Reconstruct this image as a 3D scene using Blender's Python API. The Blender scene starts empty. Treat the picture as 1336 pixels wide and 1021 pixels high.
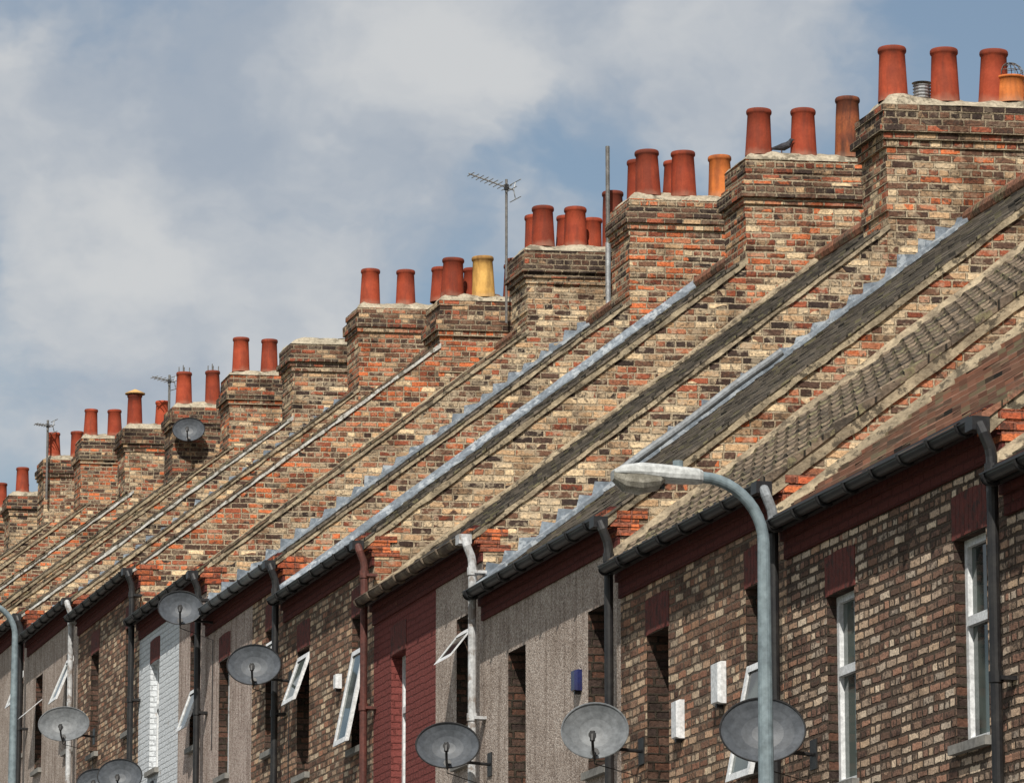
import bpy, math, random
from mathutils import Vector, noise as mn
random.seed(7)
scene=bpy.context.scene
ZO=1.6; FX=12.0; K=0.14; TP=0.776; RX=17.15; XL=16.25

def T(p):
    x,y,z=p
    return (x, y-K*max(0.0,x-FX), z+ZO)

# ------------------------------------------------------------------ node helper
class NT:
    def __init__(s,nt): s.nt=nt; s.n=nt.nodes; s.l=nt.links
    def new(s,t,**k):
        n=s.n.new(t)
        for a,b in k.items(): setattr(n,a,b)
        return n
    def put(s,sock,v):
        if v is None: return
        if isinstance(v,bpy.types.NodeSocket): s.l.new(v,sock)
        else:
            if isinstance(v,(tuple,list)) and len(v)==3 and sock.type=='RGBA': v=(*v,1)
            sock.default_value=v
    def m(s,op,a,b=None,c=None,clamp=False):
        n=s.new('ShaderNodeMath',operation=op); n.use_clamp=clamp
        s.put(n.inputs[0],a)
        if b is not None: s.put(n.inputs[1],b)
        if c is not None: s.put(n.inputs[2],c)
        return n.outputs[0]
    def vm(s,op,a,b=None,scale=None):
        n=s.new('ShaderNodeVectorMath',operation=op)
        s.put(n.inputs[0],a)
        if b is not None: s.put(n.inputs[1],b)
        if scale is not None: s.put(n.inputs['Scale'],scale)
        return n.outputs['Vector'] if op not in('DOT_PRODUCT','LENGTH') else n.outputs['Value']
    def noise(s,vec,scale,detail=4,rough=.55,col=False):
        n=s.new('ShaderNodeTexNoise'); s.put(n.inputs['Vector'],vec)
        n.inputs['Scale'].default_value=scale; n.inputs['Detail'].default_value=detail; n.inputs['Roughness'].default_value=rough
        return n.outputs['Color'] if col else n.outputs['Fac']
    def mix(s,f,a,b,bt='MIX'):
        n=s.new('ShaderNodeMix',data_type='RGBA',blend_type=bt)
        s.put(n.inputs[0],f); s.put(n.inputs[6],a); s.put(n.inputs[7],b)
        return n.outputs[2]
    def ramp(s,f,stops,interp='LINEAR'):
        n=s.new('ShaderNodeValToRGB'); r=n.color_ramp; r.interpolation=interp
        while len(r.elements)<len(stops): r.elements.new(0.5)
        for e,(p,c) in zip(r.elements,stops):
            e.position=p; e.color=(*c,1) if len(c)==3 else c
        s.put(n.inputs[0],f); return n.outputs[0]
    def sm(s,v,a,b,lo=0.,hi=1.):
        n=s.new('ShaderNodeMapRange',interpolation_type='SMOOTHSTEP')
        s.put(n.inputs[0],v); n.inputs[1].default_value=a; n.inputs[2].default_value=b
        n.inputs[3].default_value=lo; n.inputs[4].default_value=hi
        return n.outputs[0]
    def comb(s,x,y,z=0.0):
        n=s.new('ShaderNodeCombineXYZ'); s.put(n.inputs[0],x); s.put(n.inputs[1],y); s.put(n.inputs[2],z); return n.outputs[0]
    def sep(s,v):
        n=s.new('ShaderNodeSeparateXYZ'); s.put(n.inputs[0],v); return n.outputs

def newmat(name):
    m=bpy.data.materials.new(name); m.use_nodes=True
    g=NT(m.node_tree); b=g.n['Principled BSDF']
    b.inputs['Specular IOR Level'].default_value=.2
    return m,g,b
def uvrand(g):
    uv=g.new('ShaderNodeUVMap').outputs[0]
    oi=g.new('ShaderNodeObjectInfo')
    r=g.m('MULTIPLY',oi.outputs['Random'],47.0)
    r=g.m('FLOOR',r)
    off=g.comb(g.m('MULTIPLY',r,1.41),g.m('MULTIPLY',r,0.077*8),0.0)
    return g.vm('ADD',uv,off),oi

def brickmat(name,pal,mortar,bump=1.,mort_w=.0085,smear=.4,soot=.62,paint=None,dist=.022,rough=.92,cluster=.35,pitch=.46,fc=1.):
    m,g,b=newmat(name)
    uv,oi=uvrand(g)
    big=g.noise(uv,.8,3,.6)
    nd=g.vm('SUBTRACT',g.noise(uv,4.,2,.5,col=True),(.5,.5,.5))
    uvd=g.vm('ADD',uv,g.vm('SCALE',nd,scale=dist))
    nd2=g.vm('SUBTRACT',g.noise(uv,40.,1,.6,col=True),(.5,.5,.5))
    uvd=g.vm('ADD',uvd,g.vm('SCALE',nd2,scale=.018))
    S=g.sep(uvd); u,v=S[0],S[1]
    RH,BW=.077,.232
    rv=g.m('DIVIDE',v,RH); row=g.m('FLOOR',rv); fv=g.m('SUBTRACT',rv,row)
    h=g.m('LESS_THAN',g.m('FLOORED_MODULO',row,4.),.5)
    mul=g.m('ADD',h,1.)
    cx=g.m('ADD',g.m('MULTIPLY',g.m('DIVIDE',u,BW),mul),g.m('MULTIPLY',g.m('FLOORED_MODULO',row,2.),.5))
    wn0=g.new('ShaderNodeTexWhiteNoise',noise_dimensions='1D'); g.put(wn0.inputs['W'],row)
    cx=g.m('ADD',cx,g.m('MULTIPLY',wn0.outputs[0],.3))
    col=g.m('FLOOR',cx); fu=g.m('SUBTRACT',cx,col)
    du=g.m('MULTIPLY',g.m('MINIMUM',fu,g.m('SUBTRACT',1.,fu)),g.m('DIVIDE',BW,mul))
    dv=g.m('MULTIPLY',g.m('MINIMUM',fv,g.m('SUBTRACT',1.,fv)),RH)
    d=g.m('MINIMUM',du,dv)
    wn=g.new('ShaderNodeTexWhiteNoise',noise_dimensions='2D'); g.put(wn.inputs['Vector'],g.comb(col,row))
    hs=g.sep(wn.outputs['Color'])
    dw=g.m('SUBTRACT',d,g.m('MULTIPLY',g.m('POWER',hs[1],3.),.008))
    mask=g.sm(dw,mort_w*.5,mort_w*1.25)
    fine=g.noise(uv,34.,4,.7); med=g.noise(uv,8.,3,.65)
    val=g.m('ADD',g.m('MULTIPLY',hs[0],1.-cluster*.45),g.m('MULTIPLY',g.m('SUBTRACT',big,.28),cluster*1.0))
    n=len(pal)
    bc=g.ramp(val,[(i/n,c) for i,c in enumerate(pal)],'CONSTANT')
    bc=g.mix(1.,bc,g.ramp(hs[2],[(0,(.58,.57,.58)),(.5,(.95,.95,.95)),(1,(1.3,1.27,1.2))]),'MULTIPLY')
    lo=1-.6*fc; hi=1+.5*fc
    bc=g.mix(1.,bc,g.ramp(fine,[(.28,(lo,lo*.98,lo*.97)),(.5,(.98,.98,.98)),(.72,(hi,hi*.97,hi*.92))]),'MULTIPLY')
    sf=g.m('MULTIPLY',g.sm(g.m('ADD',med,g.m('MULTIPLY',g.m('SUBTRACT',hs[1],.5),.12)),.51,.60),smear)
    bc=g.mix(sf,bc,mortar)
    spot=g.m('MULTIPLY',g.sm(g.m('ADD',g.noise(uv,15.,3,.7),g.m('MULTIPLY',g.m('SUBTRACT',hs[2],.5),-.15)),.55,.63),pitch*1.5,clamp=True)
    bc=g.mix(spot,bc,(.05,.036,.03))
    mc=g.mix(1.,mortar,g.ramp(fine,[(.3,(.42,.40,.37)),(.7,(1.22,1.22,1.2))]),'MULTIPLY')
    c=g.mix(mask,mc,bc)
    sn=g.m('MULTIPLY',g.sm(g.noise(uv,1.5,5,.7),.49,.66),soot)
    c=g.mix(sn,c,g.mix(1.,c,(.30,.255,.23),'MULTIPLY'))
    if paint is not None:
        pc=g.mix(1.,paint,g.ramp(fine,[(.3,(.7,.7,.7)),(.7,(1.15,1.15,1.15))]),'MULTIPLY')
        pf=g.sm(g.noise(uv,7.,5,.7),.29,.38)
        c=g.mix(pf,c,pc)
        jn=g.m('MULTIPLY',g.m('SUBTRACT',1.,mask),.45)
        c=g.mix(jn,c,g.mix(1.,c,(.4,.4,.4),'MULTIPLY'))
    g.put(b.inputs['Base Color'],c); b.inputs['Roughness'].default_value=rough
    hgt=g.m('ADD',g.m('MULTIPLY',mask,g.m('ADD',.55,g.m('MULTIPLY',hs[1],.6))),g.m('MULTIPLY',fine,.6*fc))
    bp=g.new('ShaderNodeBump'); bp.inputs['Strength'].default_value=bump; bp.inputs['Distance'].default_value=.022
    g.put(bp.inputs['Height'],hgt); g.l.new(bp.outputs[0],b.inputs['Normal'])
    return m

def noisemat(name,c1,c2,scale=8.,rough=.8,bump=.3,bd=.01,c3=None,metal=0.,spec=.25,s3=30.):
    m,g,b=newmat(name)
    tc=g.new('ShaderNodeTexCoord').outputs['Object']
    n1=g.noise(tc,scale,5,.65); n2=g.noise(tc,scale*6,3,.6)
    c=g.mix(g.sm(n1,.35,.65),c1,c2)
    c=g.mix(1.,c,g.ramp(n2,[(.3,(.7,.7,.7)),(.7,(1.2,1.2,1.2))]),'MULTIPLY')
    if c3 is not None: c=g.mix(g.sm(g.noise(tc,s3,4,.7),.52,.62),c,c3)
    g.put(b.inputs['Base Color'],c); b.inputs['Roughness'].default_value=rough; b.inputs['Metallic'].default_value=metal
    b.inputs['Specular IOR Level'].default_value=spec
    if bump>0:
        bp=g.new('ShaderNodeBump'); bp.inputs['Strength'].default_value=bump; bp.inputs['Distance'].default_value=bd
        g.put(bp.inputs['Height'],n2); g.l.new(bp.outputs[0],b.inputs['Normal'])
    return m

def pebblemat(name,c1,c2):
    m,g,b=newmat(name)
    uv,oi=uvrand(g)
    v=g.new('ShaderNodeTexVoronoi'); g.put(v.inputs['Vector'],uv); v.inputs['Scale'].default_value=75.
    hs=g.sep(v.outputs['Color'])
    c=g.ramp(hs[0],[(0,(.15,.115,.10)),(.22,c1),(.7,c2),(.92,(.62,.55,.49))])
    c=g.mix(g.m('MULTIPLY',g.sm(g.noise(uv,1.3,5,.65),.42,.66),.5),c,g.mix(1.,c,(.55,.5,.47),'MULTIPLY'))
    st=g.vm('MULTIPLY',uv,(7.,.6,1.))
    c=g.mix(g.m('MULTIPLY',g.sm(g.noise(st,1.,4,.6),.45,.66),.6),c,g.mix(1.,c,(.48,.43,.4),'MULTIPLY'))
    g.put(b.inputs['Base Color'],c); b.inputs['Roughness'].default_value=.95
    bp=g.new('ShaderNodeBump'); bp.inputs['Strength'].default_value=.6; bp.inputs['Distance'].default_value=.008
    g.put(bp.inputs['Height'],g.m('SUBTRACT',1.,v.outputs['Distance'])); g.l.new(bp.outputs[0],b.inputs['Normal'])
    return m

def tilemat(name,ca,cb,cc,tw=.18,gauge=.25,moss=(.20,.175,.10)):
    m,g,b=newmat(name)
    uv,oi=uvrand(g)
    S=g.sep(g.new('ShaderNodeUVMap').outputs[0])
    row=g.m('FLOOR',g.m('DIVIDE',S[1],gauge))
    cx=g.m('ADD',g.m('DIVIDE',S[0],tw),g.m('MULTIPLY',g.m('FLOORED_MODULO',row,2.),.5))
    col=g.m('FLOOR',cx); fu=g.m('SUBTRACT',cx,col)
    wn=g.new('ShaderNodeTexWhiteNoise',noise_dimensions='2D'); g.put(wn.inputs['Vector'],g.comb(col,row))
    n1=g.noise(uv,2.5,6,.75); n2=g.noise(uv,22.,4,.65)
    c=g.mix(wn.outputs['Value'],ca,cb)
    c=g.mix(g.sm(n1,.46,.6),c,cc)
    c=g.mix(g.m('MULTIPLY',g.sm(g.noise(uv,5.,5,.75),.53,.61),.85),c,moss)
    c=g.mix(1.,c,g.ramp(n2,[(.3,(.5,.5,.5)),(.7,(1.35,1.35,1.35))]),'MULTIPLY')
    gap=g.sm(g.m('MINIMUM',fu,g.m('SUBTRACT',1.,fu)),.01,.045)
    c=g.mix(gap,(.02,.018,.015),c)
    g.put(b.inputs['Base Color'],c); b.inputs['Roughness'].default_value=.9
    bp=g.new('ShaderNodeBump'); bp.inputs['Strength'].default_value=.8; bp.inputs['Distance'].default_value=.012
    g.put(bp.inputs['Height'],g.m('ADD',gap,n2)); g.l.new(bp.outputs[0],b.inputs['Normal'])
    return m

BLK=(.05,.034,.029); BRN=(.15,.08,.053); RED=(.30,.09,.05); ORG=(.52,.15,.062); TAN=(.45,.30,.18); BUF=(.62,.475,.31); DBR=(.09,.053,.04); TER=(.37,.15,.085)
MORT=(.47,.38,.27)
M={}
M['gable']=brickmat('weathered_brick',[BLK,TAN,BRN,TER,BUF,RED,DBR,ORG,TAN,BRN,BUF,TER],MORT)
M['gable2']=brickmat('weathered_brick_buff',[BRN,TAN,DBR,BUF,TER,TAN,BLK,BUF,BRN,TAN,RED,BUF],MORT,smear=.55)
M['gable3']=brickmat('weathered_brick_red',[BLK,ORG,BRN,TER,RED,TAN,ORG,DBR,TER,BUF,ORG,BRN],MORT,smear=.3)
M['sooty']=brickmat('sooty_brick',[BLK,BRN,BLK,RED,DBR,TAN,BRN,BLK,BRN],(.32,.255,.18),soot=.8,smear=.25)
M['facade']=brickmat('facade_brick_buff',[(.18,.11,.08),(.37,.24,.17),(.50,.375,.28),(.22,.13,.095),(.55,.435,.335),(.34,.19,.135),(.44,.32,.23),(.58,.475,.375),(.27,.16,.12),(.47,.345,.255)],(.10,.074,.056),bump=1.,mort_w=.013,smear=.1,soot=.6,dist=.03,cluster=.2,pitch=.5,fc=.8)
M['facade2']=brickmat('facade_brick_brown',[(.15,.09,.065),(.34,.20,.13),(.48,.33,.225),(.20,.11,.075),(.56,.42,.30),(.32,.16,.105),(.44,.29,.20),(.24,.13,.09),(.56,.44,.32),(.36,.22,.15)],(.16,.12,.09),bump=1.,mort_w=.011,smear=.15,soot=.5,dist=.028,cluster=.2,pitch=.45,fc=.8)
M['shaded_reveal']=brickmat('reveal_brick_painted_shade',[BLK,DBR,(.10,.05,.035),DBR,BLK],(.05,.04,.03),soot=.6,smear=.05)  # dark palette paints the shade inside window and door recesses into the brick
M['redpaint']=brickmat('red_painted_brick',[BRN]*3,(.2,.07,.06),paint=(.20,.055,.048),bump=.8,soot=.4)
M['whitepaint']=brickmat('white_painted_brick',[TAN]*3,(.6,.6,.6),paint=(.68,.71,.74),bump=.7,soot=.15)
M['orangebrick']=brickmat('orange_brick',[ORG,RED,ORG,(.46,.11,.05),RED],(.3,.12,.08),soot=.5,smear=.1)
M['pebble']=pebblemat('pebbledash',(.36,.29,.245),(.47,.39,.335))
M['pebble2']=pebblemat('pebbledash_pink',(.38,.29,.255),(.50,.405,.355))
M['frieze']=brickmat('painted_frieze',[BRN]*3,(.10,.035,.03),paint=(.11,.029,.024),bump=.8,soot=.6)
M['lintel']=noisemat('painted_lintel',(.16,.039,.031),(.10,.032,.026),12,.8,.4,c3=(.06,.03,.025),s3=9)
M['lead']=noisemat('lead_flashing',(.23,.265,.305),(.14,.165,.195),4,.6,.4,c3=(.34,.37,.40),spec=.3,s3=6)
M['mortar']=noisemat('mortar_fillet',(.43,.35,.24),(.23,.185,.13),4,.95,.8,.025,c3=(.11,.09,.065),s3=7)
M['mortar_lt']=noisemat('cement_flaunching',(.46,.40,.30),(.31,.265,.195),5,.95,.8,.02,c3=(.17,.145,.105),s3=6)
M['verge_white']=noisemat('white_verge',(.56,.55,.52),(.38,.36,.32),5,.7,.2,c3=(.14,.125,.10),s3=9)
M['concrete']=noisemat('verge_concrete',(.38,.31,.21),(.21,.17,.118),3,.95,.8,.025,c3=(.085,.07,.05),s3=8)
M['plain_tile']=tilemat('plain_tiles',(.31,.14,.088),(.18,.095,.065),(.11,.08,.058),moss=(.23,.19,.115))
M['roman_tile']=tilemat('concrete_tiles',(.22,.165,.115),(.13,.10,.075),(.06,.05,.04),.3)
M['slate']=tilemat('slates',(.17,.14,.11),(.09,.077,.064),(.05,.043,.037),.25)
M['brown_tile']=tilemat('brown_tiles',(.20,.125,.08),(.12,.085,.06),(.07,.055,.045),.28)
M['black']=noisemat('black_plastic',(.012,.012,.014),(.024,.023,.023),6,.45,.0,spec=.4)
M['white_p']=noisemat('white_plastic',(.72,.73,.74),(.62,.63,.64),5,.4,0,spec=.4)
M['white_old']=noisemat('weathered_white_paint',(.52,.53,.54),(.38,.38,.38),4,.5,0,spec=.3,c3=(.25,.22,.2),s3=7)
M['grey_p']=noisemat('grey_paint',(.24,.26,.28),(.15,.16,.17),5,.5,0,spec=.4)
M['brown_p']=noisemat('brown_paint',(.12,.042,.033),(.075,.03,.025),5,.6,.1,spec=.3)
M['tan_p']=noisemat('weathered_gutter',(.24,.19,.14),(.09,.065,.05),5,.8,.3)
M['dish']=noisemat('dish_grey',(.085,.094,.108),(.062,.07,.082),3,.5,0,spec=.4)
M['dish_lt']=noisemat('dish_lightgrey',(.17,.18,.19),(.13,.14,.15),3,.5,0,spec=.4)
M['lamp']=noisemat('lamp_paint',(.20,.25,.27),(.155,.195,.215),3,.5,0,spec=.4)
M['lamphead']=noisemat('lamp_head',(.60,.61,.60),(.44,.45,.44),5,.5,0,spec=.4)
M['lampglass']=noisemat('lamp_bowl',(.36,.34,.29),(.20,.185,.15),14,.25,0,spec=.6)
M['metal']=noisemat('galvanised_metal',(.42,.43,.44),(.28,.28,.28),9,.45,0,metal=.4)
M['rust']=noisemat('aerial_mast',(.13,.12,.11),(.2,.19,.18),9,.6,0,metal=.3)
M['blue']=noisemat('blue_plastic',(.012,.018,.09),(.01,.012,.06),9,.35,0,spec=.5)
M['door']=noisemat('door_paint',(.05,.09,.07),(.04,.07,.06),3,.4,0)
M['bird']=noisemat('pigeon_feathers',(.03,.03,.035),(.06,.06,.07),20,.7,0)
M['asphalt']=noisemat('asphalt',(.05,.05,.05),(.035,.035,.037),3,.9,.5)
M['paving']=noisemat('paving',(.25,.24,.22),(.18,.175,.165),3,.9,.4)
M['ground']=noisemat('earth_grass',(.06,.09,.03),(.09,.08,.045),.4,.95,.5)
M['line']=noisemat('road_paint',(.75,.75,.72),(.6,.6,.58),6,.7,0)
def pot(name,c,c2,soot):
    m,g,b=newmat(name)
    tc=g.new('ShaderNodeTexCoord').outputs['Object']
    oi=g.new('ShaderNodeObjectInfo')
    rnd=oi.outputs['Random']
    v=g.vm('ADD',tc,g.vm('SCALE',(3.,5.,7.),scale=rnd))
    n1=g.noise(v,5.,5,.65); n2=g.noise(v,40.,3,.6)
    cc=g.mix(g.sm(n1,.35,.7),c,c2)
    cc=g.mix(1.,cc,g.ramp(rnd,[(0,(.70,.68,.68)),(.5,(.95,.95,.95)),(1,(1.15,1.15,1.1))]),'MULTIPLY')
    cc=g.mix(1.,cc,g.ramp(n2,[(.3,(.84,.84,.84)),(.7,(1.1,1.1,1.1))]),'MULTIPLY')
    z=g.sep(tc)[2]
    ss=g.m('MULTIPLY',g.sm(g.noise(g.vm('MULTIPLY',v,(9.,9.,1.5)),1.,4,.6),.43,.63),soot)
    cc=g.mix(ss,cc,(.06,.03,.024))
    top=g.m('MULTIPLY',g.sm(g.m('ADD',z,g.m('MULTIPLY',g.m('SUBTRACT',n1,.5),.25)),.50,.57),.55)
    cc=g.mix(top,cc,(.08,.03,.022))
    low=g.m('MULTIPLY',g.sm(g.m('ADD',z,g.m('MULTIPLY',g.m('SUBTRACT',n1,.5),.2)),.10,.0),.3)
    cc=g.mix(low,cc,(.42,.30,.22))
    g.put(b.inputs['Base Color'],cc); b.inputs['Roughness'].default_value=.75
    b.inputs['Specular IOR Level'].default_value=.12
    return m
M['pot']=pot('terracotta',(.38,.072,.035),(.29,.053,.028),.35)
M['potor']=pot('terracotta_orange',(.62,.19,.05),(.48,.135,.04),.4)
M['potye']=pot('buff_clay',(.66,.39,.12),(.50,.28,.085),.4)
M['potbr']=pot('stained_clay',(.30,.09,.045),(.40,.13,.05),.95)
def glassm():
    m,g,b=newmat('window_glass')
    tc=g.new('ShaderNodeTexCoord').outputs['Object']
    g.put(b.inputs['Base Color'],g.mix(g.sm(g.noise(tc,1.5,2,.5),.4,.6),(.012,.017,.017),(.09,.11,.10)))
    b.inputs['Roughness'].default_value=.06; b.inputs['Specular IOR Level'].default_value=.5
    return m
M['glass']=glassm()

# ------------------------------------------------------------------ mesh builder
class MB:
    def __init__(s): s.v=[];s.f=[];s.mi=[];s.uv=[];s.mats=[];s.sm=[]
    def mat(s,k):
        if k not in s.mats: s.mats.append(k)
        return s.mats.index(k)
    def face(s,pts,mat,uv=None,sm=False):
        b=len(s.v); s.v+= [tuple(p) for p in pts]; s.f.append(tuple(range(b,b+len(pts)))); s.mi.append(s.mat(mat)); s.sm.append(sm)
        if uv is None:
            P=[Vector(p) for p in pts]; n=Vector((0,0,0))
            for i in range(len(P)):
                a,c=P[i],P[(i+1)%len(P)]
                n+=Vector(((a.y-c.y)*(a.z+c.z),(a.z-c.z)*(a.x+c.x),(a.x-c.x)*(a.y+c.y)))
            ax=[abs(n.x),abs(n.y),abs(n.z)]; k=ax.index(max(ax))
            if k==0: uv=[(p.y,p.z) for p in P]
            elif k==1: uv=[(p.x,p.z) for p in P]
            else: uv=[(p.x,p.y) for p in P]
        s.uv.append(uv)
    def hexa(s,c,mat,skip=()):
        for i,q in enumerate([(3,2,1,0),(4,5,6,7),(0,1,5,4),(1,2,6,5),(2,3,7,6),(3,0,4,7)]):
            if i in skip: continue
            s.face([c[j] for j in q],mat)
    def box(s,x0,x1,y0,y1,z0,z1,mat,skip=()):
        s.hexa([(x0,y0,z0),(x1,y0,z0),(x1,y1,z0),(x0,y1,z0),(x0,y0,z1),(x1,y0,z1),(x1,y1,z1),(x0,y1,z1)],mat,skip)
    def tube(s,pts,r,mat,seg=10,caps=True):
        P=[Vector(p) for p in pts]; rings=[]
        rr=r if isinstance(r,(list,tuple)) else [r]*len(P)
        up=None
        for i,p in enumerate(P):
            d=(P[min(i+1,len(P)-1)]-P[max(i-1,0)]).normalized()
            if up is None:
                up=Vector((0,0,1)) if abs(d.z)<.9 else Vector((1,0,0))
            a=(up-d*up.dot(d)).normalized(); up=a; b=d.cross(a)
            rings.append([p+(a*math.cos(t)+b*math.sin(t))*rr[i] for t in [2*math.pi*k/seg for k in range(seg)]])
        for i in range(len(rings)-1):
            for k in range(seg):
                k2=(k+1)%seg
                s.face([rings[i][k],rings[i][k2],rings[i+1][k2],rings[i+1][k]],mat,sm=True)
        if caps:
            s.face(rings[0][::-1],mat); s.face(rings[-1],mat)
    def lathe(s,prof,mat,seg=24,o=(0,0,0)):
        for i in range(len(prof)-1):
            (z0,r0),(z1,r1)=prof[i],prof[i+1]
            for k in range(seg):
                a,b=2*math.pi*k/seg,2*math.pi*(k+1)/seg
                pts=[(o[0]+r0*math.cos(a),o[1]+r0*math.sin(a),o[2]+z0),(o[0]+r0*math.cos(b),o[1]+r0*math.sin(b),o[2]+z0),(o[0]+r1*math.cos(b),o[1]+r1*math.sin(b),o[2]+z1),(o[0]+r1*math.cos(a),o[1]+r1*math.sin(a),o[2]+z1)]
                if r1<1e-5: pts=pts[:3]
                elif r0<1e-5: pts=[pts[0],pts[2],pts[3]]
                s.face(pts,mat,sm=True)
    def build(s,name,parent=None,shear=True,origin=(0,0,0),weld=False):
        me=bpy.data.meshes.new(name)
        vs=[(Vector(T(p))-Vector(T(origin)) if shear else Vector(p)) for p in s.v]
        me.from_pydata(vs,[],s.f)
        for k in s.mats: me.materials.append(M[k])
        me.polygons.foreach_set('material_index',s.mi)
        me.polygons.foreach_set('use_smooth',s.sm)
        ul=me.uv_layers.new(name='UVMap')
        flat=[c for f in s.uv for p in f for c in p]
        ul.data.foreach_set('uv',flat)
        if weld:
            import bmesh
            bm=bmesh.new(); bm.from_mesh(me); bmesh.ops.remove_doubles(bm,verts=bm.verts,dist=1e-4); bm.to_mesh(me); bm.free()
        me.update()
        o=bpy.data.objects.new(name,me); scene.collection.objects.link(o)
        if parent: 
            o.parent=parent
            if shear: o.location=Vector(T(origin))-parent.location
            else: o.location=origin
        else: o.location=T(origin) if shear else origin
        return o
def empty(name,loc=(0,0,0)):
    e=bpy.data.objects.new(name,None); scene.collection.objects.link(e); e.location=loc; e.empty_display_size=.3
    return e

# ------------------------------------------------------------------ layout
Yb=[20.8,25.65,30.5,35.44,40.21,45.14,49.92,54.6,59.42,64.23,69.33,74.13,79.0,83.8,88.6,93.4,98.2,103.0,107.8,112.6,117.4]
EV=[5.5,5.92,6.37,6.744,7.236,7.861,8.554,9.054,9.662,10.433,10.753,11.2,11.6,11.9,12.4,13.0,13.4,13.55,14.0,14.4]
NH=len(EV)
gp=[(-60,-5.5),(0,-1.6)]+[((Yb[i]+Yb[i+1])/2,EV[i]-5.5) for i in range(2,NH)]+[(150,11.5),(220,13),(3000,13)]
def gz(y):
    for (a,za),(b,zb) in zip(gp,gp[1:]):
        if y<=b: return za+(zb-za)*(y-a)/(b-a)
    return gp[-1][1]

roofmat={2:'plain_tile',3:'roman_tile',4:'slate',5:'slate',6:'slate',7:'slate',8:'brown_tile'}
vergemat={1:'concrete',2:'concrete',3:'concrete',4:'concrete',5:'mortar',6:'concrete',7:'mortar',8:'mortar',9:'verge_white',10:'mortar',11:'verge_white',12:'mortar',13:'concrete',14:'verge_white'}
junc={2:'fillet',3:'fillet',4:'fillet',5:'step',6:'fillet',7:'strip',8:'step',9:'fillet',10:'fillet',11:'step',12:'fillet'}
gutmat={5:'tan_p',7:'grey_p'}
pipemat={2:'black',3:'black',4:'black',5:'white_old',6:'brown_p',7:'black',8:'black',9:'black',10:'white_old',11:'black'}
gabmat=['gable','gable2','gable3']
gabsel={3:'gable3',4:'gable',5:'gable2',6:'gable2',7:'gable',8:'gable2',9:'gable3',10:'gable',11:'gable2',12:'gable'}
recess={2:.09,3:.26,4:.27,1:.09,6:.16,8:.1}
def finish(i):
    a=Yb[i]; b=Yb[i+1]
    if i==4: return [(a,b,'pebble')]
    if i==5: return [(a,47.1,'pebble'),(47.1,b,'redpaint')]
    if i==6: return [(a,b,'facade2')]
    if i==7: return [(a,56.5,'facade2'),(56.5,b,'pebble2')]
    if i==8: return [(a,61.3,'pebble2'),(61.3,b,'whitepaint')]
    if i==9: return [(a,b,'facade2')]
    if i==10: return [(a,b,'pebble')]
    if i in(2,1,0): return [(a,b,'facade')]
    if i==3: return [(a,b,'facade2')]
    return [(a,b,['facade2','pebble','facade','redpaint','whitepaint'][i%5])]
opens={(3,0):(.62,1.0,.2),(5,0):(.1,.42,.26),(6,0):(.35,1.12,.22),(6,1):(0.03,.62,.2),(7,0):(.1,.5,.25),(8,0):(.7,.6,.2),(10,0):(.05,.75,.28),(10,1):(.35,.4,.3),(11,0):(.1,.6,.2)}

def window(mb,yc,z0,z1,w,op=None,rc=.1):
    xo=FX+rc-.01
    y0,y1=yc-w/2,yc+w/2
    f=.055
    mb.box(xo,xo+.06,y0,y0+f,z0,z1,'white_p'); mb.box(xo,xo+.06,y1-f,y1,z0,z1,'white_p')
    mb.box(xo,xo+.06,y0+f,y1-f,z1-f,z1,'white_p'); mb.box(xo,xo+.06,y0+f,y1-f,z0,z0+f,'white_p')
    zm=z0+(z1-z0)*.6
    mb.box(xo-.012,xo+.06,y0+f,y1-f,zm-.035,zm+.035,'white_p')
    mb.face([(xo+.035,y0,z0),(xo+.035,y0,z1),(xo+.035,y1,z1),(xo+.035,y1,z0)],'glass')
    mb.box(FX-.06,xo,y0-.05,y1+.05,z0-.07,z0,'paving')
    if op:
        to,h,sw=op
        zt=z1-to-.03; th=math.asin(min(.9,sw/h))
        def P(s,y,o):
            return (FX+.04-s*math.sin(th)-o*math.cos(th), y, zt-s*math.cos(th)+o*math.sin(th)*-1)
        def bar(s0,s1,a,b,o0=0,o1=.045,m='white_p'):
            c=[P(s1,a,o0),P(s1,a,o1),P(s1,b,o1),P(s1,b,o0),P(s0,a,o0),P(s0,a,o1),P(s0,b,o1),P(s0,b,o0)]
            mb.hexa(c,m)
        a,b=y0+.02,y1-.02
        bar(0,.06,a,b); bar(h-.06,h,a,b); bar(.06,h-.06,a,a+.06); bar(.06,h-.06,b-.06,b)
        bar(.06,h-.06,a+.06,b-.06,.015,.025,'glass')

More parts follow.
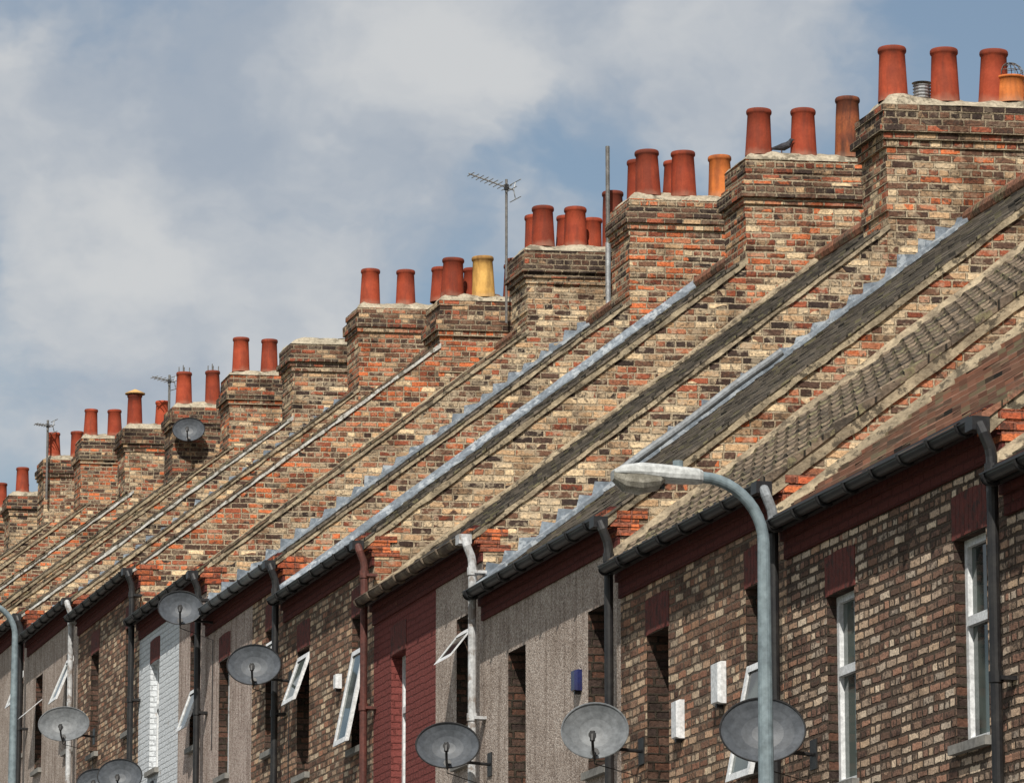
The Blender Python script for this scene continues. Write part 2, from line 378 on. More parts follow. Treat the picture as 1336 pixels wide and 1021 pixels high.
def house(i):
    e0=EV[i]; ya,yb=Yb[i],Yb[i+1]; base=e0-6.6
    E=empty('terraced_house',T((FX,ya,e0-5.5)))
    w=MB()
    W=.66; rc=recess.get(i,.13)
    ops=[(ya+.75,e0-2.35,e0-.83,W),(ya+3.62,e0-2.35,e0-.83,W),(ya+1.0,e0-5.35,e0-3.3,.9),(ya+3.3,e0-4.7,e0-3.35,1.2)]
    for (fa,fb,mt) in finish(i):
        ys=sorted(set([fa,fb]+[v for o in ops for v in(o[0]-o[3]/2,o[0]+o[3]/2) if fa<v<fb]))
        zs=sorted(set([base,e0]+[v for o in ops for v in(o[1],o[2])]))
        for a,b in zip(ys,ys[1:]):
            for c,d in zip(zs,zs[1:]):
                ym,zm=(a+b)/2,(c+d)/2
                if any(abs(ym-o[0])<o[3]/2 and o[1]<zm<o[2] for o in ops): continue
                w.face([(FX,a,c),(FX,a,d),(FX,b,d),(FX,b,c)],mt)
    for o in ops:
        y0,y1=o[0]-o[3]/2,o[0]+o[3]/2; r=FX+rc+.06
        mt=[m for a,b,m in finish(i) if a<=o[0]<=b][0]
        if not mt.endswith('paint'): mt='shaded_reveal'  # unpainted fronts get the reveal brick with recess shade in its colour
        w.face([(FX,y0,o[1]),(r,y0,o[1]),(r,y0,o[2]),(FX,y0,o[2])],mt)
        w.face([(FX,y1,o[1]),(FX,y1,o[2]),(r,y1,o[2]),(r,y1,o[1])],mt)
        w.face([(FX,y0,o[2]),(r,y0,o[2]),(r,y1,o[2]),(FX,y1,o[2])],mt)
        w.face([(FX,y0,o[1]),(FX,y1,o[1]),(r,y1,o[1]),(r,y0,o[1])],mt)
    gm=gabsel.get(i,gabmat[i%3])
    rz=e0+(RX-FX)*TP; XR=2*RX-FX
    w.face([(FX,ya,base),(XR,ya,base),(XR,ya,e0),(RX,ya,rz),(FX,ya,e0)],gm)
    if i==NH-1: w.face([(FX,yb,base),(FX,yb,e0),(RX,yb,rz),(XR,yb,e0),(XR,yb,base)],gm)
    w.face([(XR,ya,base),(XR,yb,base),(XR,yb,e0),(XR,ya,e0)],gm)
    w.build('walls',E)
    t=MB()
    t.box(FX-.025,FX+.01,ya+.004,yb-.004,e0-.37,e0-.22,'frieze')
    t.box(FX-.06,FX+.01,ya+.004,yb-.004,e0-.22,e0-.075,'frieze')
    t.box(FX-.10,FX+.01,ya+.004,yb-.004,e0-.075,e0+.0,'frieze')
    for q,(yc,z0,z1,ww) in enumerate(ops[:2]):
        if finish(i)[0][2].startswith('pebble') and i in(4,10): continue
        if i==5 and q==0: continue
        n=8
        for k in range(n):
            a=yc-(ww/2+.03)+(ww+.06)*k/n; b=a+(ww+.06)/n-.006
            hh=.32+.02*math.sin(math.pi*(k+.5)/n)
            t.box(FX-.006,FX+.05,a,b,z1-.0+.012*math.sin(math.pi*(k+.5)/n),z1+hh,'lintel')
    for k,(xs,xe) in enumerate([(11.97,12.28),(11.90,12.17),(11.84,12.25)]):
        z=e0-.27+k*.08
        t.box(xs,xe,ya-.010-.003*k,ya+.30,z,z+.070,'orangebrick')
    t.build('painted_eaves_course',E)
    g=MB()
    for q,(yc,z0,z1,ww) in enumerate(ops[:2]): window(g,yc,z0,z1,ww,opens.get((i,q)),rc)
    window(g,ops[3][0],ops[3][1],ops[3][2],1.2,None,rc)
    d=ops[2]
    g.box(FX+.09,FX+.14,d[0]-.45,d[0]+.45,d[1],d[2],'white_p')
    g.box(FX+.07,FX+.09,d[0]-.39,d[0]+.39,d[1]+.02,d[2]-.4,'door')
    g.box(FX+.078,FX+.09,d[0]-.39,d[0]+.39,d[2]-.36,d[2]-.06,'glass')
    g.box(FX-.3,FX+.1,d[0]-.5,d[0]+.5,d[1]-.15,d[1]-.003,'paving')
    g.build('windows_and_door',E)
    # ---- roof
    r=MB(); rm=roofmat.get(i,['brown_tile','slate','roman_tile'][i%3])
    rolls= rm in('roman_tile',)
    thin= i>=4
    B0=.018 if thin else .04; LIP=.018 if thin else .034
    x0=FX-.19; xr=RX; gauge=.25; cosp=1/math.sqrt(1+TP*TP)
    nC=int((xr-x0)/cosp/gauge)+1
    yy0,yy1=ya-.04,yb-.002
    def top(x): return e0+(x-FX)*TP
    rnd=random.Random(i)
    for c in range(nC):
        xa=x0+c*gauge*cosp; xb=min(xr,xa+gauge*cosp)
        if xa>=xr: break
        inch= xb>XL and i>0
        ys0=ya+.3 if inch else yy0+rnd.uniform(-.008,.008)
        ny=int((yy1-ys0)/(.05 if rolls else .18)) if i<9 else 12
        ysm=[ys0+(yy1-ys0)*k/ny for k in range(ny+1)]
        j=[rnd.uniform(-.009,.009) for _ in range(ny+2)]
        for k in range(ny):
            def hh(kk,lip):
                b=B0+lip*LIP
                if rolls: b+=.03*max(0,math.sin(2*math.pi*ysm[kk]/.3))
                else: b+=j[k]*(1 if lip else 0)
                return b
            za,zb=top(xa)+hh(k,1),top(xb)+hh(k,0); zc,zd=top(xa)+hh(k+1,1),top(xb)+hh(k+1,0)
            ua,ub=c*gauge+.002,(c+1)*gauge-.002
            r.face([(xa,ysm[k],za),(xb,ysm[k],zb),(xb,ysm[k+1],zd),(xa,ysm[k+1],zc)],rm,uv=[(ysm[k],ua),(ysm[k],ub),(ysm[k+1],ub),(ysm[k+1],ua)])
            zl=top(xa)
            r.face([(xa,ysm[k],zl+B0-.02),(xa,ysm[k],za),(xa,ysm[k+1],zc),(xa,ysm[k+1],zl+B0-.02)],rm,uv=[(ysm[k],ua)]*4)
        r.face([(xa,ys0,top(xa)),(xb,ys0,top(xb)),(xb,ys0,top(xb)+B0),(xa,ys0,top(xa)+B0+LIP+(.02 if rolls else 0))],rm)
        r.face([(xa,ys0,top(xa)),(xa,ya+.05,top(xa)),(xb,ya+.05,top(xb)),(xb,ys0,top(xb))],rm)
    r.face([(x0,yy0,top(x0)),(x0,yy1,top(x0)),(FX,yy1,top(FX)),(FX,yy0,top(FX))],'black')
    yr=ya+.3 if i>0 else yy0
    r.face([(RX,yr,rz+.05),(XR+.15,yr,e0-.07),(XR+.15,yy1,e0-.07),(RX,yy1,rz+.05)],rm)
    r.tube([(RX,yr,rz+.03),(RX,yy1,rz+.03)],.11,'plain_tile',12)
    r.build('roof_tiles',E)
    vm_=vergemat.get(i,'mortar'); v=MB()
    nseg=34; rnd=random.Random(i+50)
    hh=.12 if i<4 else (.085 if vm_=='concrete' else .065)
    am=.012
    XE=XL+.02
    last=rnd.uniform(-am,am); ly=0
    for k in range(nseg):
        xa=FX-.16+(XE-FX+.16)*k/nseg; xb=FX-.16+(XE-FX+.16)*(k+1)/nseg
        nx=rnd.uniform(-am,am); h1=hh+last; h2=hh+nx; last=nx
        ny_=rnd.uniform(-.008,.006)
        ybk=ya+.02; yf=ya-.026+ly; yf2=ya-.026+ny_; ly=ny_
        v.hexa([(xa,yf,top(xa)-h1),(xb,yf2,top(xb)-h2),(xb,ybk,top(xb)-h2),(xa,ybk,top(xa)-h1),(xa,yf,top(xa)+.002),(xb,yf2,top(xb)+.002),(xb,ybk,top(xb)+.002),(xa,ybk,top(xa)+.002)],vm_,skip=(3,5) if k not in(0,nseg-1) else ())
    v.build('verge',E)
    if i>0:
        pz=EV[i-1]; jn=junc.get(i,'fillet'); f=MB()
        def pt(x): return pz+(x-FX)*TP
        y=ya-.016
        XF=RX
        if jn=='step':
            s=.19; n=int((XF-FX+.05)/s)
            for k in range(n):
                xa=FX-.02+k*s+rnd.uniform(-.02,.02); xb=FX-.02+(k+1)*s+.01; zt=pt(xa)+.235
                j1=rnd.uniform(-.045,.02); yj=y-rnd.uniform(0,.02)
                f.face([(xa,y,pt(xa)+.03),(xb,y,pt(xb)+.03),(xb,yj,max(zt+j1-.03,pt(xb)+.08)),(xa+rnd.uniform(0,.07),yj,zt+j1)],'lead')
            f.face([(FX-.15,ya-.15,pt(FX-.15)+.075),(XF,ya-.15,pt(XF)+.075),(XF,ya-.003,pt(XF)+.10),(FX-.15,ya-.003,pt(FX-.15)+.10)],'lead')
            f.face([(FX-.15,ya-.15,pt(FX-.15)+.03),(XF,ya-.15,pt(XF)+.03),(XF,ya-.15,pt(XF)+.075),(FX-.15,ya-.15,pt(FX-.15)+.075)],'lead')
        else:
            mt='lead' if jn=='strip' else ('concrete' if i%2 else 'mortar')
            fh={'lead':.15}.get(mt,.09 if i>4 else .14)
            n=30; last=0; aj=.006 if mt=='lead' else .016
            for k in range(n):
                xa=FX-.1+(XF-FX+.1)*k/n; xb=FX-.1+(XF-FX+.1)*(k+1)/n
                nx=rnd.uniform(-aj,aj)
                f.face([(xa,ya-.11,pt(xa)+.06),(xb,ya-.11,pt(xb)+.06),(xb,ya-.018,pt(xb)+fh+nx),(xa,ya-.018,pt(xa)+fh+last)],mt)
                f.face([(xa,ya-.018,pt(xa)+fh+last),(xb,ya-.018,pt(xb)+fh+nx),(xb,ya+.01,pt(xb)+fh+.005+nx),(xa,ya+.01,pt(xa)+fh+.005+last)],mt)
                f.face([(xa,ya-.11,pt(xa)+.0),(xb,ya-.11,pt(xb)+.0),(xb,ya-.11,pt(xb)+.06),(xa,ya-.11,pt(xa)+.06)],mt)
                last=nx
        f.build('flashing',E)
        if i==5:
            q=MB(); q.tube([(13.3+k*.16,ya-.14+.012*math.sin(k*1.7),pt(13.3+k*.16)+.13+.008*math.sin(k)) for k in range(12)],.042,'grey_p',10)
            q.build('lead_roll',E)
    # ---- gutter
    gt=MB(); gm_=gutmat.get(i,'black'); gx=FX-.20; gzz=e0-.125; R=.062
    seg=8; ga,gb=ya+.03,yb-.16
    for k in range(seg):
        a=math.pi+math.pi*k/seg; b=math.pi+math.pi*(k+1)/seg
        for rr,fl in((R,0),(R-.006,1)):
            p=[(gx+rr*math.cos(a),ga,gzz+rr*math.sin(a)),(gx+rr*math.cos(b),ga,gzz+rr*math.sin(b)),(gx+rr*math.cos(b),gb,gzz+rr*math.sin(b)+.02),(gx+rr*math.cos(a),gb,gzz+rr*math.sin(a)+.02)]
            gt.face(p if not fl else p[::-1],gm_,sm=True)
    gt.tube([(gx-R,ga,gzz),(gx-R,gb,gzz+.02)],.009,gm_,6)
    for yy in (ga,gb):
        gt.face([(gx+R*math.cos(math.pi+math.pi*k/seg),yy,gzz+R*math.sin(math.pi+math.pi*k/seg)) for k in range(seg+1)],gm_)
    yy=ga+.25
    while yy<gb:
        gt.tube([(gx+(R+.012)*math.cos(math.pi+math.pi*k/8),yy,gzz+(R+.012)*math.sin(math.pi+math.pi*k/8)+.01) for k in range(9)]+[(FX-.10,yy,gzz+.03)],.015,'black' if gm_!='tan_p' else gm_,6)
        yy+=.62
    gt.box(FX-.15,FX-.105,ya+.01,yb-.01,e0-.17,e0-.03,'black')
    pm=pipemat.get(i,['black','white_old'][i%2]); py=ya-.07; px=FX-.135; pr=.043
    tz=gzz-.02
    if i>0:
        gt.tube([(gx,py+.1,tz+.0),(gx,py+.03,tz-.03),(gx+.01,py,tz-.09),(px-.01,py,tz-.2),(px,py,tz-.26),(px,py,tz-.36)],pr,'grey_p' if i==3 else pm,12)
        gt.tube([(px,py,tz-.34),(px,py,EV[i-1]-5.4)],pr,pm,12)
        zz=tz-.34
        while zz>EV[i-1]-5.3:
            gt.tube([(px,py,zz-.05),(px,py,zz+.03)],pr+.011,pm,12)
            gt.box(px+.01,FX+.001,py-.075,py+.075,zz-.035,zz-.005,pm)
            zz-=1.5
        gt.box(gx-.07,gx+.065,ya-.05,ya+.10,gzz-.08,gzz+.02,'black' if i!=5 else pm)
    gt.build('gutter_and_downpipe',E)
for i in range(NH): house(i)

# ------------------------------------------------------------------ chimneys
P_PROF=[(0,.150),(.03,.150),(.10,.146),(.35,.136),(.535,.128),(.545,.138),(.56,.143),(.585,.142),(.60,.134),(.60,.112),(.45,.104),(.3,.100),(.3,0)]
tops={5:12.47,6:13.04,7:13.65,8:14.06,9:14.39,10:15.34,11:15.73,12:16.16,13:16.47,14:16.94,15:17.62,16:18.02,17:18.03}
xoff={12:-.06,13:-.14,14:-.16,15:-.2,16:-.18,17:-.15}
pots={
5:[(.16,0,.60,'pot',1.08),(.72,0,.60,'pot',1.06),(1.24,0,.60,'pot',1.08),(1.40,-.2,.34,'potor',1.18)],
6:[(.23,0,.56,'pot',1.05),(.76,0,.58,'pot',1.05),(1.28,0,.74,'potbr',1.03)],
7:[(.31,0,.60,'pot',1.1),(.28,1,.56,'pot',.95),(.76,0,.60,'pot',1.1),(.74,1,.56,'pot',1.),(1.23,0,.56,'potor',1.06)],
8:[(.28,0,.58,'pot',1.08),(.26,1,.54,'pot',.95),(.72,0,.58,'pot',1.1),(.69,1,.54,'pot',1.),(1.05,1,.52,'pot',.9),(1.24,0,.82,'pot',1.05)],
9:[(.24,0,.58,'pot',1.15),(.16,1,.52,'pot',1.05),(.70,0,.62,'potye',1.15),(.62,1,.52,'pot',1.),(1.16,0,.60,'potbr',1.05),(1.22,1,.6,'pot',1.)],
10:[(.22,0,.58,'pot',1.08),(.78,0,.58,'pot',1.06),(1.36,0,.6,'pot',1.)],
11:[(.9,0,.08,'mortar_lt',1.3),(1.3,0,.1,'pot',1.2)],
12:[(.24,0,.62,'pot',1.05),(.74,0,.6,'pot',1.05)],
13:[(.24,0,.62,'pot',1.05),(.78,0,.66,'pot',1.0)],
14:[(.22,0,.64,'pot',1.05),(.76,0,.52,'pot',1.0)],
15:[(.22,0,.56,'pot',1.0),(.72,0,.56,'pot',1.05)],
16:[(.24,0,.54,'pot',1.0),(.74,0,.58,'pot',1.0)],
17:[(.3,0,.60,'pot',1.05),(.85,0,.60,'pot',1.0)]}
chmat={5:'gable',6:'gable3',7:'gable3',8:'gable2',9:'gable3',10:'gable3',11:'gable2',12:'gable3',13:'sooty',14:'gable',15:'gable3',16:'gable',17:'gable2'}
def chimney(j):
    y0=Yb[j]; i=j if j<NH else NH-1
    zt=tops.get(j,EV[i]+4.5); xl=XL+xoff.get(j,0); wd=1.8; dp=.78; xr=xl+wd
    zb=EV[j-1]+(xl-FX)*TP-.3
    E=empty('chimney_stack',T((xl,y0,zb)))
    rnd=random.Random(j*3+1); c=MB()
    cm=chmat.get(j,'gable')
    n=int((zt-zb)/.077)
    for k in range(n):
        z1=zt-k*.077; z0=z1-.077
        if j%3==2: p=[.05,.05,.05,.085,.05,.025][k] if k<6 else 0.
        elif j%3==0: p=[0,.0,.0,.03,.065,.065,.03][k] if k<7 else 0.
        else: p=[.02,.02,.06,.06,.03][k] if k<5 else 0.
        mt='sooty' if (p>=.05 or k in(1,2)) else cm
        J=lambda s=.010: rnd.uniform(-s,s)
        a,b,cc,d=xl-p+J(),xr+p+J(),y0-.012-p+J(.006),y0+dp+p+J()
        m=5
        yo=[cc+J(.005) for _ in range(m)]
        for q in range(m):
            c.box(a+(b-a)*q/m,a+(b-a)*(q+1)/m,yo[q],d if q else d+J(.006),z0+.0005,z1+J(.004)*(1 if k==0 else 0),mt,skip=(3,) if q<m-1 else ())
    c.build('brick_stack',E)
    f=MB(); nx,ny=36,16
    grid={}
    pr_=.045 if j%3==2 else .0
    for a in range(nx+1):
        for b in range(ny+1):
            u,v=a/nx,b/ny
            e=min(u,1-u)*wd; g_=min(v,1-v)*dp; ed=min(e,g_)
            x=xl-.006-pr_+u*(wd+.012+2*pr_); y=y0-.022-pr_+v*(dp+.03+pr_)
            nn=mn.noise(Vector((x*3.1,y*3.1,j*2.3)))+.5*mn.noise(Vector((x*9,y*9,j*1.3)))
            h=.06+.12*(1-math.exp(-ed*4))+nn*.05
            if ed<=1e-6: h=-.004; x+=nn*.012; y+=nn*.012
            elif ed<.07: h=.055+nn*.045
            grid[a,b]=(x,y,zt+h)
    for a in range(nx):
        for b in range(ny):
            f.face([grid[a,b],grid[a+1,b],grid[a+1,b+1],grid[a,b+1]],'mortar_lt',sm=True)
    f.build('cement_flaunching',E,weld=True)
    for (dx,row,h,mt,ws) in pots.get(j,[(.4,0,.6,'pot',1),(.92,0,.6,'pot',1),(1.42,0,.6,'pot',1)]):
        pm=MB(); yy=y0+.22+row*.36
        pz=h-.6
        prof=[(z*(h-.04)/.6 if h<.5 else (z if z<.2 else z+pz),r_*ws) for z,r_ in P_PROF]
        pm.lathe(prof,mt,28)
        o=pm.build('chimney_pot',E,shear=False,weld=True)
        o.location=Vector(T((xl+dx,yy,zt+.085)))-E.location
        o.rotation_euler=(rnd.uniform(-.02,.02),rnd.uniform(-.03,.03),rnd.uniform(0,6))
    if j==5:
        q=MB(); q.lathe([(0,.085),(.16,.085)],'metal',16)
        for k in range(5): q.lathe([(.02+k*.035,.085),(.028+k*.035,.1),(.036+k*.035,.085)],'metal',16)
        q.lathe([(.2,.11),(.21,.0)],'metal',16)
        o=q.build('metal_flue_cowl',E,shear=False); o.location=Vector(T((xl+.50,y0+.3,zt+.13)))-E.location
        q=MB()
        for k in range(6):
            a=math.pi*k/6
            q.tube([(.15*math.cos(t)*math.cos(a),.15*math.cos(t)*math.sin(a),.02+.15*math.sin(t)) for t in [math.pi*s/14 for s in range(15)]],.0045,'rust',4)
        for hz in(.05,.1):
            rr=math.sqrt(.15**2-hz*hz); q.tube([(rr*math.cos(t),rr*math.sin(t),hz+.02) for t in [2*math.pi*s/20 for s in range(21)]],.004,'rust',4)
        o=q.build('wire_bird_guard',E,shear=False); o.location=Vector(T((xl+1.40,y0+.15,zt+.375)))-E.location
    if j==14:
        q=MB(); q.lathe([(0,.2),(.02,.2),(.1,.02),(.1,0)],'potye',20)
        o=q.build('clay_cowl',E,shear=False); o.location=Vector(T((xl+.22,y0+.22,zt+.735)))-E.location
    if j==13:
        for dx,zz in((.24,.65),(.78,.69)):
            q=MB()
            for k in(-.1,0,.1): q.tube([(k,0,0),(k,0,.16)],.01,'rust',5)
            q.tube([(0,.1,0),(0,.1,.22)],.01,'rust',5)
            o=q.build('spiked_pot_guard',E,shear=False); o.location=Vector(T((xl+dx,y0+.22,zt+zz)))-E.location
for j in range(1,NH): chimney(j)

# ------------------------------------------------------------------ aerials
def yagi(base,h,d,n,L,s=1.):
    b=Vector(base); m=MB(); top=b+Vector((0,0,h))
    m.tube([b,top],.02*s,'rust',8)
    d=Vector(d).normalized(); sd=d.cross(Vector((0,0,1))).normalized()
    a=top-Vector((0,0,.12)); st=a-d*.12; en=a+d*L
    m.tube([st,en],.013*s,'metal',6)
    for k in range(n):
        c=st+(en-st)*((k+.5)/n); l=(.20-.08*k/n)
        m.tube([c-sd*l,c+sd*l],.007*s,'metal',5)
    for q in(-1,1):
        m.tube([st,st+Vector((0,0,q*.13))-d*.03],.008*s,'metal',5)
        m.tube([st+Vector((0,0,q*.13))-d*.03-sd*.2,st+Vector((0,0,q*.13))-d*.03+sd*.2],.007*s,'metal',5)
    m.box(top.x-.03,top.x+.03,top.y-.03,top.y+.03,top.z-.16,top.z-.08,'black')
    return m
m=yagi((0,0,0),2.15,(-1,-.15,.25),10,.62); m.build('tv_aerial',None,shear=False,origin=T((17.14,63.9,14.0)))
m=MB(); m.tube([(0,0,0),(0,0,2.35)],.03,'rust',8); m.tube([(0,0,.1),(0,0,1.)],.036,'metal',8); m.tube([(-.02,.1,.25),(0,0,.25)],.02,'black',6)
m.build('aerial_mast_pole',None,shear=False,origin=T((17.29,59.2,13.15)))
m=yagi((0,0,0),1.75,(-1,-.2,.05),7,.3,s=1.3); m.build('tv_aerial',None,shear=False,origin=T((16.1,98.0,17.1)))
m=yagi((0,0,0),1.0,(-1,-.4,.1),6,.4,s=1.2); m.build('tv_aerial',None,shear=False,origin=T((16.9,88.4,17.0)))

# ------------------------------------------------------------------ satellite dishes
def dish(c,w,mat='dish',nrm=(-.28,-.93,.24),wall=True,h=.8):
    m=MB(); n=Vector(nrm).normalized(); sx=Vector((0,0,1)).cross(n).normalized()*-1; up=sx.cross(n)*1.
    if up.z<0: up=-up
    a=w/2; b=a*h; R=[0,.25,.5,.75,.93,1.0]; seg=40
    def P(r,t,o=0):
        return sx*(a*r*math.cos(t))+up*(b*r*math.sin(t))+n*(.09*r*r-.09+o)
    for i in range(len(R)-1):
        for k in range(seg):
            t0,t1=2*math.pi*k/seg,2*math.pi*(k+1)/seg
            for o,fl in((0,0),(-.006,1)):
                p=[P(R[i],t0,o),P(R[i+1],t0,o),P(R[i+1],t1,o),P(R[i],t1,o)]
                if R[i]==0: p=[P(0,0,o),P(R[1],t0,o),P(R[1],t1,o)]
                m.face(p if not fl else p[::-1],mat,sm=True)
    m.tube([P(1,2*math.pi*k/seg) for k in range(seg+1)],.008,'black' if mat=='dish' else mat,6,caps=False)
    bot=P(1,-math.pi/2); low=P(.78,-math.pi/2,.01); e=bot+n*.26+up*.10
    m.tube([low,bot+n*.03-up*.01,bot+n*.18+up*.02,e],.013,'black',8)
    m.tube([e+n*.02+up*.03,e-n*.09+up*.05],[.036,.028],'black',10)
    m.tube([e+up*-.02,e+up*.07],.024,'black',8)
    m.tube([P(.75,-math.pi/2,.006),P(.75,-math.pi/2,.02)],.04,'black',8)
    bk=-n*.16
    m.tube([-n*.095,bk],.045,'black',10)
    m.tube([bk-up*.02,bot-n*.03],.013,'black',6)
    if wall:
        wx=FX-c[0]
        m.tube([bk,bk+Vector((.06,.02,-.10)),Vector((wx,bk.y+.05,bk.z-.12))],.018,'black',8)
        m.box(wx-.012,wx,bk.y-.03,bk.y+.13,bk.z-.24,bk.z-.0,'black')
        m.tube([e,bot-Vector((0,0,.05)),Vector((wx-.02,bk.y+.05,bk.z-.35)),Vector((wx-.012,bk.y+.1,bk.z-1.8))],.006,'black',5)
    else:
        m.tube([bk,bk+Vector((.1,.2,-.05))],.02,'black',8)
    m.build('satellite_dish',None,shear=False,origin=T(c) if c[0]<=FX else (c[0],c[1],c[2]+ZO),weld=False)
dish((11.5,34.6,4.48),.68)
dish((11.5,39.36,5.04),.60,'dish_lt',(-.34,-.9,.18),h=.86)
dish((11.5,44.65,5.52),.64,'dish',h=.76)
dish((11.5,54.04,7.58),.65,'dish')
dish((11.5,58.7,8.95),.58,'dish',(-.2,-.95,.2))
dish((11.5,67.6,8.49),.76,'dish_lt',(-.32,-.92,.2),h=.7)
dish((11.5,62.9,7.2),.62,'dish')
dish((11.5,64.8,7.3),.55,'dish')
dish((16.35,83.8-K*4.4-.28,16.0),.60,'dish',wall=False)

# ------------------------------------------------------------------ wall boxes
def wbox(y,z,w,h,mat,name):
    m=MB(); x0,x1=FX-.075,FX-.001
    pts=[]
    for x,s in((x1,1.),(x1-.045,1.),(x0,.82)):
        t_=(s if s==1 else .92)
        pts.append([(x,y-w/2*s,z-h/2*t_),(x,y+w/2*s,z-h/2*t_),(x,y+w/2*s,z+h/2*t_),(x,y-w/2*s,z+h/2*t_)])
    for a,b in zip(pts,pts[1:]):
        for k in range(4):
            k2=(k+1)%4; m.face([a[k],a[k2],b[k2],b[k]],mat)
    m.face(pts[-1],mat)
    m.box(x0+.015,x0+.07,y-.02,y+.02,z-h/2-.03,z-h/2+.004,'black')
    m.build(name)
wbox(37.18,5.2,.22,.36,'white_p','alarm_box')
wbox(38.35,5.03,.17,.34,'white_p','alarm_box')
wbox(41.56,5.79,.14,.20,'blue','alarm_box')
wbox(51.56,7.07,.13,.17,'white_p','alarm_box')

# ------------------------------------------------------------------ street lamps
def lamp(x,y,zt):
    m=MB(); g=gz(y)
    R=.42; pts=[(x,y,g-.1),(x,y,g+1.2),(x,y,zt-R-.2),(x,y,zt-R)]
    rad=[.062,.062,.042,.040]
    for k in range(1,12):
        t=math.pi/2*k/11
        pts.append((x-R+R*math.cos(t),y,zt-R+R*math.sin(t))); rad.append(.038)
    pts.append((x-R-.06,y,zt+.004)); rad.append(.034)
    m.tube(pts,rad,'lamp',16)
    m.tube([(x,y,g-.1),(x,y,g+1.0)],.085,'lamp',16)
    def sec(xx,w,top_,bot):
        return [(xx,y+w*math.cos(t),zt+(top_ if math.sin(t)>0 else bot)*abs(math.sin(t))**.6) for t in [2*math.pi*k/18 for k in range(18)]]
    hx=x-R+.0
    S=[(hx,.045,.045,-.045),(hx-.03,.07,.055,-.05),(hx-.25,.095,.07,-.05),(hx-.42,.115,.075,-.03),(hx-.54,.10,.055,-.02),(hx-.60,.05,.02,-.01)]
    Q=[sec(a,b,c,d) for a,b,c,d in S]
    for a,b in zip(Q,Q[1:]):
        for k in range(18):
            k2=(k+1)%18; m.face([a[k],a[k2],b[k2],b[k]],'lamphead',sm=True)
    m.face(Q[0],'lamphead'); m.face(Q[-1][::-1],'lamphead')
    S=[(hx-.26,.07,-.02,-.05),(hx-.30,.095,-.02,-.10),(hx-.42,.108,-.01,-.135),(hx-.53,.092,.0,-.12),(hx-.605,.045,.01,-.05)]
    Q=[sec(a,b,c,d) for a,b,c,d in S]
    for a,b in zip(Q,Q[1:]):
        for k in range(18):
            k2=(k+1)%18; m.face([a[k],a[k2],b[k2],b[k]],'lampglass',sm=True)
    m.face(Q[0],'lampglass'); m.face(Q[-1][::-1],'lampglass')
    m.tube([(hx-.16,y,zt+.05),(hx-.16,y,zt+.10)],.034,'lamp',12)
    m.tube([(hx-.27,y-.0,zt-.09),(hx-.27,y,zt+.062)],[.02,.02],'black',6)
    m.build('street_lamp')
lamp(9.35,28.07,5.27)
lamp(9.37,58.97,8.95)

# ------------------------------------------------------------------ pigeon
m=MB()
m.tube([(.13,0,.05),(.05,0,.055),(-.02,0,.06),(-.08,0,.08),(-.105,0,.115),(-.12,0,.135),(-.14,0,.138)],[.012,.03,.048,.042,.026,.024,.01],'bird',12)
m.tube([(.12,0,.048),(.2,0,.03)],[.018,.024],'bird',8)
m.tube([(-.14,0,.135),(-.165,0,.128)],[.007,.002],'black',6)
for s in(-.015,.015): m.tube([(0,s,-.02),(0,s,.03)],.004,'brown_p',5)
o=m.build('pigeon',None,shear=False,origin=T((16.74,50.1,13.18))); o.rotation_euler=(0,0,math.pi*.8)

# ------------------------------------------------------------------ ground
def strip(x0,x1,dz,mat,ys):
    m=MB()
    for a,b in zip(ys,ys[1:]):
        m.face([(x0,a,gz(a)+dz+ZO),(x1,a,gz(a)+dz+ZO),(x1,b,gz(b)+dz+ZO),(x0,b,gz(b)+dz+ZO)],mat)
    return m
ys=[-60,0]+[g[0] for g in gp[2:-1]]+[3000]
m=strip(-2500,2500,-.16,'ground',ys); m.build('ground',None,shear=False)
ysr=[-60,0]+[g[0] for g in gp[2:-2]]+[219]
m=strip(1.5,9.0,-.12,'asphalt',ysr); m.build('road',None,shear=False)
m=MB()
for a,b in zip(ysr,ysr[1:]):
    for xa,xb in((9.0,12.0),(-1.0,1.5)):
        A,B=gz(a)+ZO,gz(b)+ZO
        m.hexa([(xa,a,A-.3),(xb,a,A-.3),(xb,b,B-.3),(xa,b,B-.3),(xa,a,A),(xb,a,A),(xb,b,B),(xa,b,B)],'paving',skip=(0,2,4))
m.build('pavement',None,shear=False)
m=MB(); yy=2
while yy<120:
    m.face([(5.2,yy,gz(yy)+ZO-.115),(5.3,yy,gz(yy)+ZO-.115),(5.3,yy+2,gz(yy+2)+ZO-.115),(5.2,yy+2,gz(yy+2)+ZO-.115)],'line'); yy+=6
m.build('road_marking',None,shear=False)

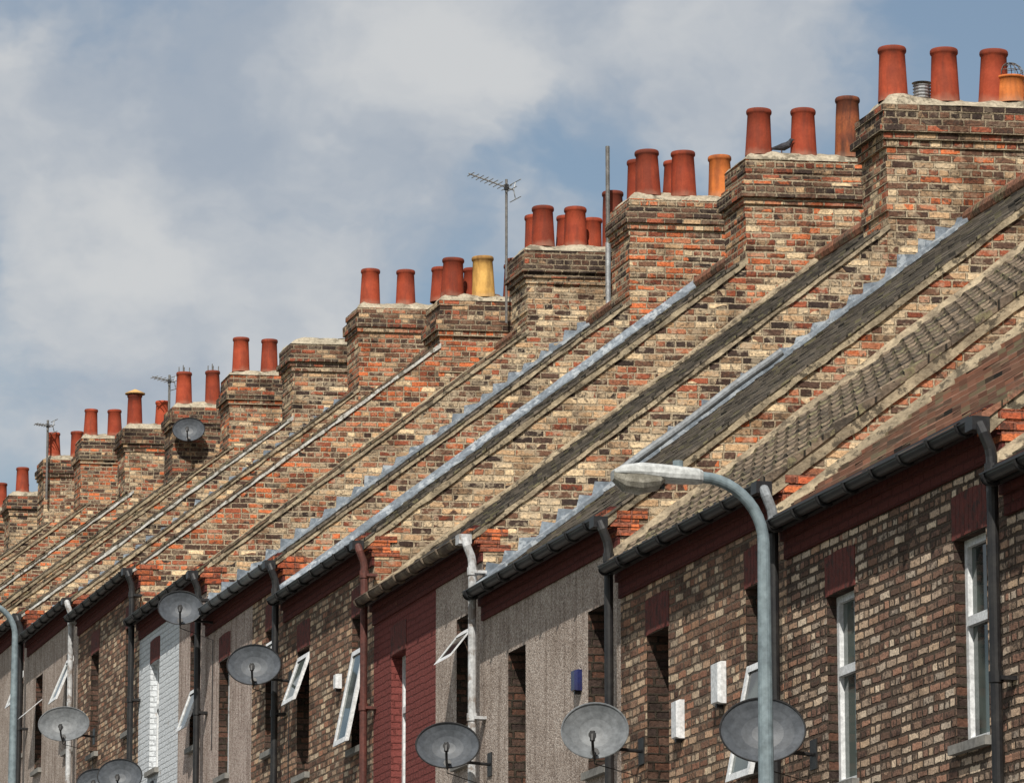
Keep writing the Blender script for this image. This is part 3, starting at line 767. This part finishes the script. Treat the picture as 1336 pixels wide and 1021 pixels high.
# ------------------------------------------------------------------ light
sd=Vector((-.28,-.64,.71)).normalized()
el=math.asin(sd.z); az=math.atan2(sd.x,sd.y)
L=bpy.data.lights.new('sun','SUN'); L.energy=5.0; L.angle=math.radians(.5); L.color=(1,.95,.86)
lo=bpy.data.objects.new('sun',L); scene.collection.objects.link(lo); lo.location=(0,0,60)
lo.rotation_euler=(-sd).to_track_quat('-Z','Y').to_euler()
W=bpy.data.worlds.new('World'); scene.world=W; W.use_nodes=True
g=NT(W.node_tree); bg=g.n['Background']
sky=g.new('ShaderNodeTexSky',sky_type='NISHITA'); sky.sun_disc=False; sky.sun_elevation=el; sky.sun_rotation=az%(2*math.pi)
sky.air_density=1.2; sky.dust_density=1.; sky.ozone_density=1.5
tc=g.new('ShaderNodeTexCoord').outputs['Generated']
sp=g.sep(tc)
d=g.vm('MULTIPLY',tc,(1.,1.,1.3))
wob=g.vm('SCALE',g.vm('SUBTRACT',g.noise(d,16.,5,.6,col=True),(.5,.5,.5)),scale=.05)
dd=g.vm('ADD',g.vm('ADD',d,wob),(.33,.1,.22))
n1=g.noise(dd,12.,7,.5)
bx=g.m('MINIMUM',g.m('MULTIPLY',g.m('SUBTRACT',.275,sp[0]),2.),.07)
bz=g.m('MULTIPLY',g.m('SUBTRACT',sp[2],.215),1.6)
bias=g.m('ADD',bx,bz)
bias=g.m('MAXIMUM',g.m('MINIMUM',bias,.13),-.2)
mask=g.sm(g.m('ADD',n1,bias),.43,.61)
n2=g.noise(g.vm('ADD',dd,(2.,1.,.3)),16.,6,.5)
# thick parts of the cloud are whiter, thin parts greyer
thick=g.m('ADD',g.m('MULTIPLY',g.m('ADD',n1,bias),.6),g.m('MULTIPLY',n2,.6))
cc=g.mix(g.sm(thick,.54,.78),(4.6,5.25,6.15),(7.9,8.0,8.05))
hz=g.mix(.12,sky.outputs[0],(5.2,5.8,6.6))
out=g.mix(g.m('MULTIPLY',mask,.92),hz,cc)
g.l.new(out,bg.inputs[0]); bg.inputs[1].default_value=.08

# ------------------------------------------------------------------ camera
cd=bpy.data.cameras.new('camera'); cam=bpy.data.objects.new('camera',cd); scene.collection.objects.link(cam)
cam.location=(0,0,ZO); cam.rotation_euler=(math.radians(90+11.22),0,math.radians(-15.25))
cd.lens=6000/1336*36; cd.sensor_width=36; cd.clip_end=6000; cd.clip_start=.1
scene.camera=cam
scene.view_settings.view_transform='Standard'; scene.view_settings.look='None'; scene.view_settings.exposure=0
